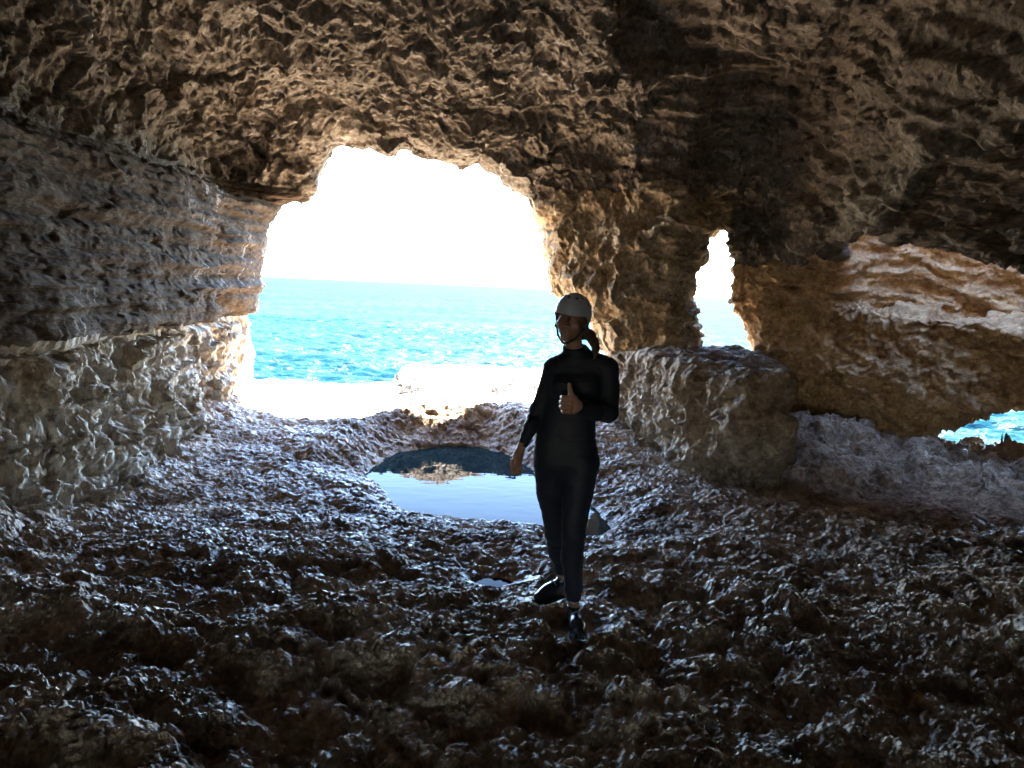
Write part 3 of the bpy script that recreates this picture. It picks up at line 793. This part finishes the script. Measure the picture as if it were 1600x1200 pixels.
person = bpy.data.objects.new('person', None); COL.objects.link(person)
person.location = (float(J(899, 992, -.12)[0]), 3.6, float(LFT))
tag(person, 'person in a black wetsuit and white helmet giving a thumbs up beside the rock pool', 'person')
bpy.context.view_layer.update()
PM = person.matrix_world.inverted()
def pchild(o, parent=person):
    o.parent = parent
    if parent is person: o.matrix_parent_inverse = PM
    return o
bo = pchild(body.mesh('body', M['skin'])); pchild(suit.mesh('wetsuit', M['suit'], None, 2))
me_ = so_w = bpy.data.objects['wetsuit'].data
vv = np.empty(len(me_.vertices) * 3, np.float32); nn = vv.copy()
me_.vertices.foreach_get('co', vv); me_.vertex_normals.foreach_get('vector', nn)
vv = vv.reshape(-1, 3); nn = nn.reshape(-1, 3)
vv = vv + nn * (.0030 * fbm(vv * np.array((9, 9, 22)) + .6 * perlin(vv * 6, 210)[:, None], 2, 211, .5, True) - .002)[:, None]
me_.vertices.foreach_set('co', vv.ravel()); me_.update()
log('body')
# helmet
hb = Body(HC - .19, HC + .19, .003)
def shell(B, c, r, th):
    bx, (X, Y, Z) = B.at(B.lo, B.lo + .4)
    q = (np.stack([X, Y, Z], -1) - HC) @ HR / HS - np.array(c)
    def e(rr):
        k = q / np.array(rr); n = np.linalg.norm(k, axis=-1); g = np.linalg.norm(k / np.array(rr), axis=-1) + 1e-6
        return n * (n - 1) / g
    p = q + np.array(c)
    rim = -(p[..., 2] - (.000 + .40 * p[..., 1] - .5 * np.maximum(p[..., 1] - .05, 0)))
    out = e(r)
    ridge = .0018 * sstep(.03, .0, np.abs(p[..., 0]))
    s_ = smax(smax(out - ridge, -(out + th), .002), rim, .004)
    return bx, s_
bx, d = shell(hb, (0, -.010, .032), (.099, .118, .106), .010)
hb.f[bx] = d
def dome_pt(d, k=1.0):
    d = np.array(d, float); d /= np.linalg.norm(d)
    return Hd(*(np.array((0, -.010, .032)) + d * np.array((.099, .118, .106)) * k))
for a, b, r in (((.20, .66, .72), (.27, .52, .80), .0075), ((.46, .42, .80), (.50, .18, .85), .0075), ((.80, .25, .5), (.82, -.1, .5), .007), ((.15, -.5, .85), (.2, -.75, .6), .0075)):
    for sx in (1, -1):
        p, q = np.array(a) * (sx, 1, 1), np.array(b) * (sx, 1, 1)
        for k in (1.02, .93): hb.cone(dome_pt(p, k), dome_pt(q, k), r, r * .8, .002, cut=True)
ho = pchild(hb.mesh('helmet', M['helmet'], None, 2))
# liner inside, chin strap
lb = Body(HC - .17, HC + .17, .004)
bx, d = shell(lb, (0, -.010, .031), (.089, .107, .096), .012); lb.f[bx] = d
l_ = lb.mesh('liner', M['dark'], None, 1); l_.parent = ho; l_.matrix_parent_inverse = ho.matrix_parent_inverse; l_.matrix_parent_inverse = ho.matrix_world.inverted()
sb = Body(HC - .19, HC + .15, .003)
for s in (-1, 1):
    sb.chain([(Hd(s * .083, .02, .012), .006), (Hd(s * .071, .018, -.045), .0055), (Hd(s * .050, .034, -.098), .0055), (Hd(s * .012, .056, -.131), .006), (Hd(0, .058, -.133), .006)], .003)
    sb.chain([(Hd(s * .085, -.045, -.01), .005), (Hd(s * .071, .014, -.050), .005)], .003)
    sb.ell(Hd(s * .0715, .018, -.050), (.010, .010, .012), None, .002)
pchild(sb.mesh('chin_strap', M['dark'], None, 1))
# hair: what shows under the helmet and the ponytail over the shoulder
hr = Body(HC - np.array((.16, .16, .26)), HC + np.array((.18, .2, .14)), .004)
hr.chain([(Hd(.066, -.03, .0), .020), (Hd(.068, -.042, -.045), .020), (Hd(.050, -.07, -.075), .022), (J(921, 523, .03), .024), (J(928, 534, .01), .022), (J(931, 546, -.01), .016), (J(929, 560, -.03), .008)], .015)
hr.chain([(Hd(-.060, -.04, -.005), .016), (Hd(-.05, -.065, -.06), .02), (Hd(.0, -.085, -.06), .026), (Hd(.05, -.075, -.07), .022)], .015)
V_, Q_ = surface_nets(hr.f, hr.lo, hr.h); V_ = relax(V_, Q_, 2)
V_ = V_ + normals(V_, Q_) * (.0045 * perlin(V_ * np.array((160, 160, 28)), 200) + .003 * perlin(V_ * np.array((300, 300, 50)), 201))[:, None]
pchild(mesh_obj('hair', V_, Q_, M['hair']))
# shoes
def shoe(heel, toe, ankle):
    heel, toe, ankle = (np.asarray(v, float) for v in (heel, toe, ankle))
    d = toe - heel; d[2] = 0; d /= np.linalg.norm(d); up = np.array((0, 0, 1.0)); sd_ = np.cross(d, up)
    z0 = heel[2]
    lo, hi = np.minimum(heel, toe) - .1, np.maximum(heel, toe) + np.array((.1, .1, .2))
    b = Body(lo, hi, .0035)
    b.chain([(heel + up * .050, .037), (heel + (toe - heel) * .55 + up * .044, .038), (toe - d * .02 + up * .032, .031)], .03)
    b.chain([(heel + up * .05 + d * .01, .036), (ankle, .037)], .02)
    b.cone(heel + d * .07 + up * .075, heel + d * .15 + up * .052, .024, .020, .03)
    b.plane(heel + up * .014, (0, 0, -1), .5)
    b.plane(ankle + up * .004, ankle - heel + up * .1 - d * .02, .07)
    b.cone(ankle + up * .04, ankle - up * .03, .028, .026, .004, cut=True)
    heel = heel + up * .004; so_ = pchild(b.mesh('shoe', M['shoe'], None, 2))
    c = Body(lo, hi, .0035)
    c.chain([(heel + up * .012 - d * .004, .042), (heel + (toe - heel) * .35 + up * .012, .036), (heel + (toe - heel) * .72 + up * .012, .042), (toe - d * .014 + up * .012, .035)], .02)
    c.plane(heel + up * .022, (0, 0, 1), .5); c.plane(heel - up * .003, (0, 0, -1), .5)
    q = c.mesh('sole', M['sole'], None, 1); q.parent = so_; q.matrix_parent_inverse = so_.matrix_world.inverted()
    e = Body(lo, hi, .003)
    for k in range(5):
        m = heel + d * (.085 + .020 * k) + up * (.098 - .0125 * k)
        e.chain([(m - sd_ * .026 - up * .012, .0035), (m + up * .003, .0035), (m + sd_ * .026 - up * .012, .0035)], .002)
    q = e.mesh('laces', M['lace'], None, 1); q.parent = so_; q.matrix_parent_inverse = so_.matrix_world.inverted()
    return so_
bpy.context.view_layer.update()
ax_, bx_ = at(895, 992, 3.70), at(906, 992, 3.50)
shoe((ax_[0], 3.71, LFT), (bx_[0], 3.475, LFT), lleg[-1][0] * np.array((1, 1, 0)) + np.array((0, 0, LFT + .105)))
ax_, bx_ = at(880, 930, 3.96), at(838, 930, 3.86)
shoe((ax_[0], 3.97, RFT), (bx_[0], 3.84, RFT), rleg[-1][0] * np.array((1, 1, 0)) + np.array((0, 0, RFT + .105)))
log('person %s %s' % (LFT, RFT))
#PERSON-END

# ------------------------------------------------------------------ light
SUN_EL, SUN_AZ = 64, 22          # azimuth from +Y towards +X
w = bpy.data.worlds.new('World'); SC.world = w; w.use_nodes = True
nt = w.node_tree; bg = nt.nodes['Background']
sky = nt.nodes.new('ShaderNodeTexSky'); sky.sky_type = 'NISHITA'; sky.sun_disc = False
sky.sun_elevation = math.radians(SUN_EL); sky.sun_rotation = math.radians(SUN_AZ); sky.dust_density = .1; sky.ozone_density = 4; sky.air_density = 1
nt.links.new(sky.outputs[0], bg.inputs[0]); bg.inputs[1].default_value = .15
ld = bpy.data.lights.new('sun', 'SUN'); ld.energy = 4.3; ld.angle = math.radians(.5); ld.color = (1, .95, .86)
lo_ = bpy.data.objects.new('sun', ld); COL.objects.link(lo_)
from mathutils import Vector, Matrix
e, a = math.radians(SUN_EL), math.radians(SUN_AZ)
sd = Vector((math.cos(e) * math.sin(a), math.cos(e) * math.cos(a), math.sin(e)))
lo_.rotation_euler = sd.to_track_quat('Z', 'Y').to_euler(); lo_.location = sd * 30

# ------------------------------------------------------------------ camera object and render settings
cd = bpy.data.cameras.new('camera'); cd.sensor_width = 36; cd.lens = 36 * F / 1600; cd.clip_start = .05; cd.clip_end = 60000
co = bpy.data.objects.new('camera', cd); COL.objects.link(co)
R = Matrix((tuple(RT), tuple(UP), tuple(-FWD))).transposed()
co.matrix_world = Matrix.Translation(Vector(CAM)) @ R.to_4x4()
SC.camera = co
SC.view_settings.view_transform = 'Standard'; SC.view_settings.look = 'None'; SC.view_settings.gamma = 1
SC.view_settings.use_curve_mapping = False
SC.view_settings.exposure = 5.25
SC.render.engine = 'CYCLES'
cy = SC.cycles
cy.use_denoising = True; cy.denoiser = 'OPENIMAGEDENOISE'
cy.max_bounces = 9; cy.diffuse_bounces = 7; cy.glossy_bounces = 3; cy.transmission_bounces = 2
cy.sample_clamp_indirect = 6; cy.use_adaptive_sampling = False
cy.caustics_reflective = False; cy.caustics_refractive = False
log('done')
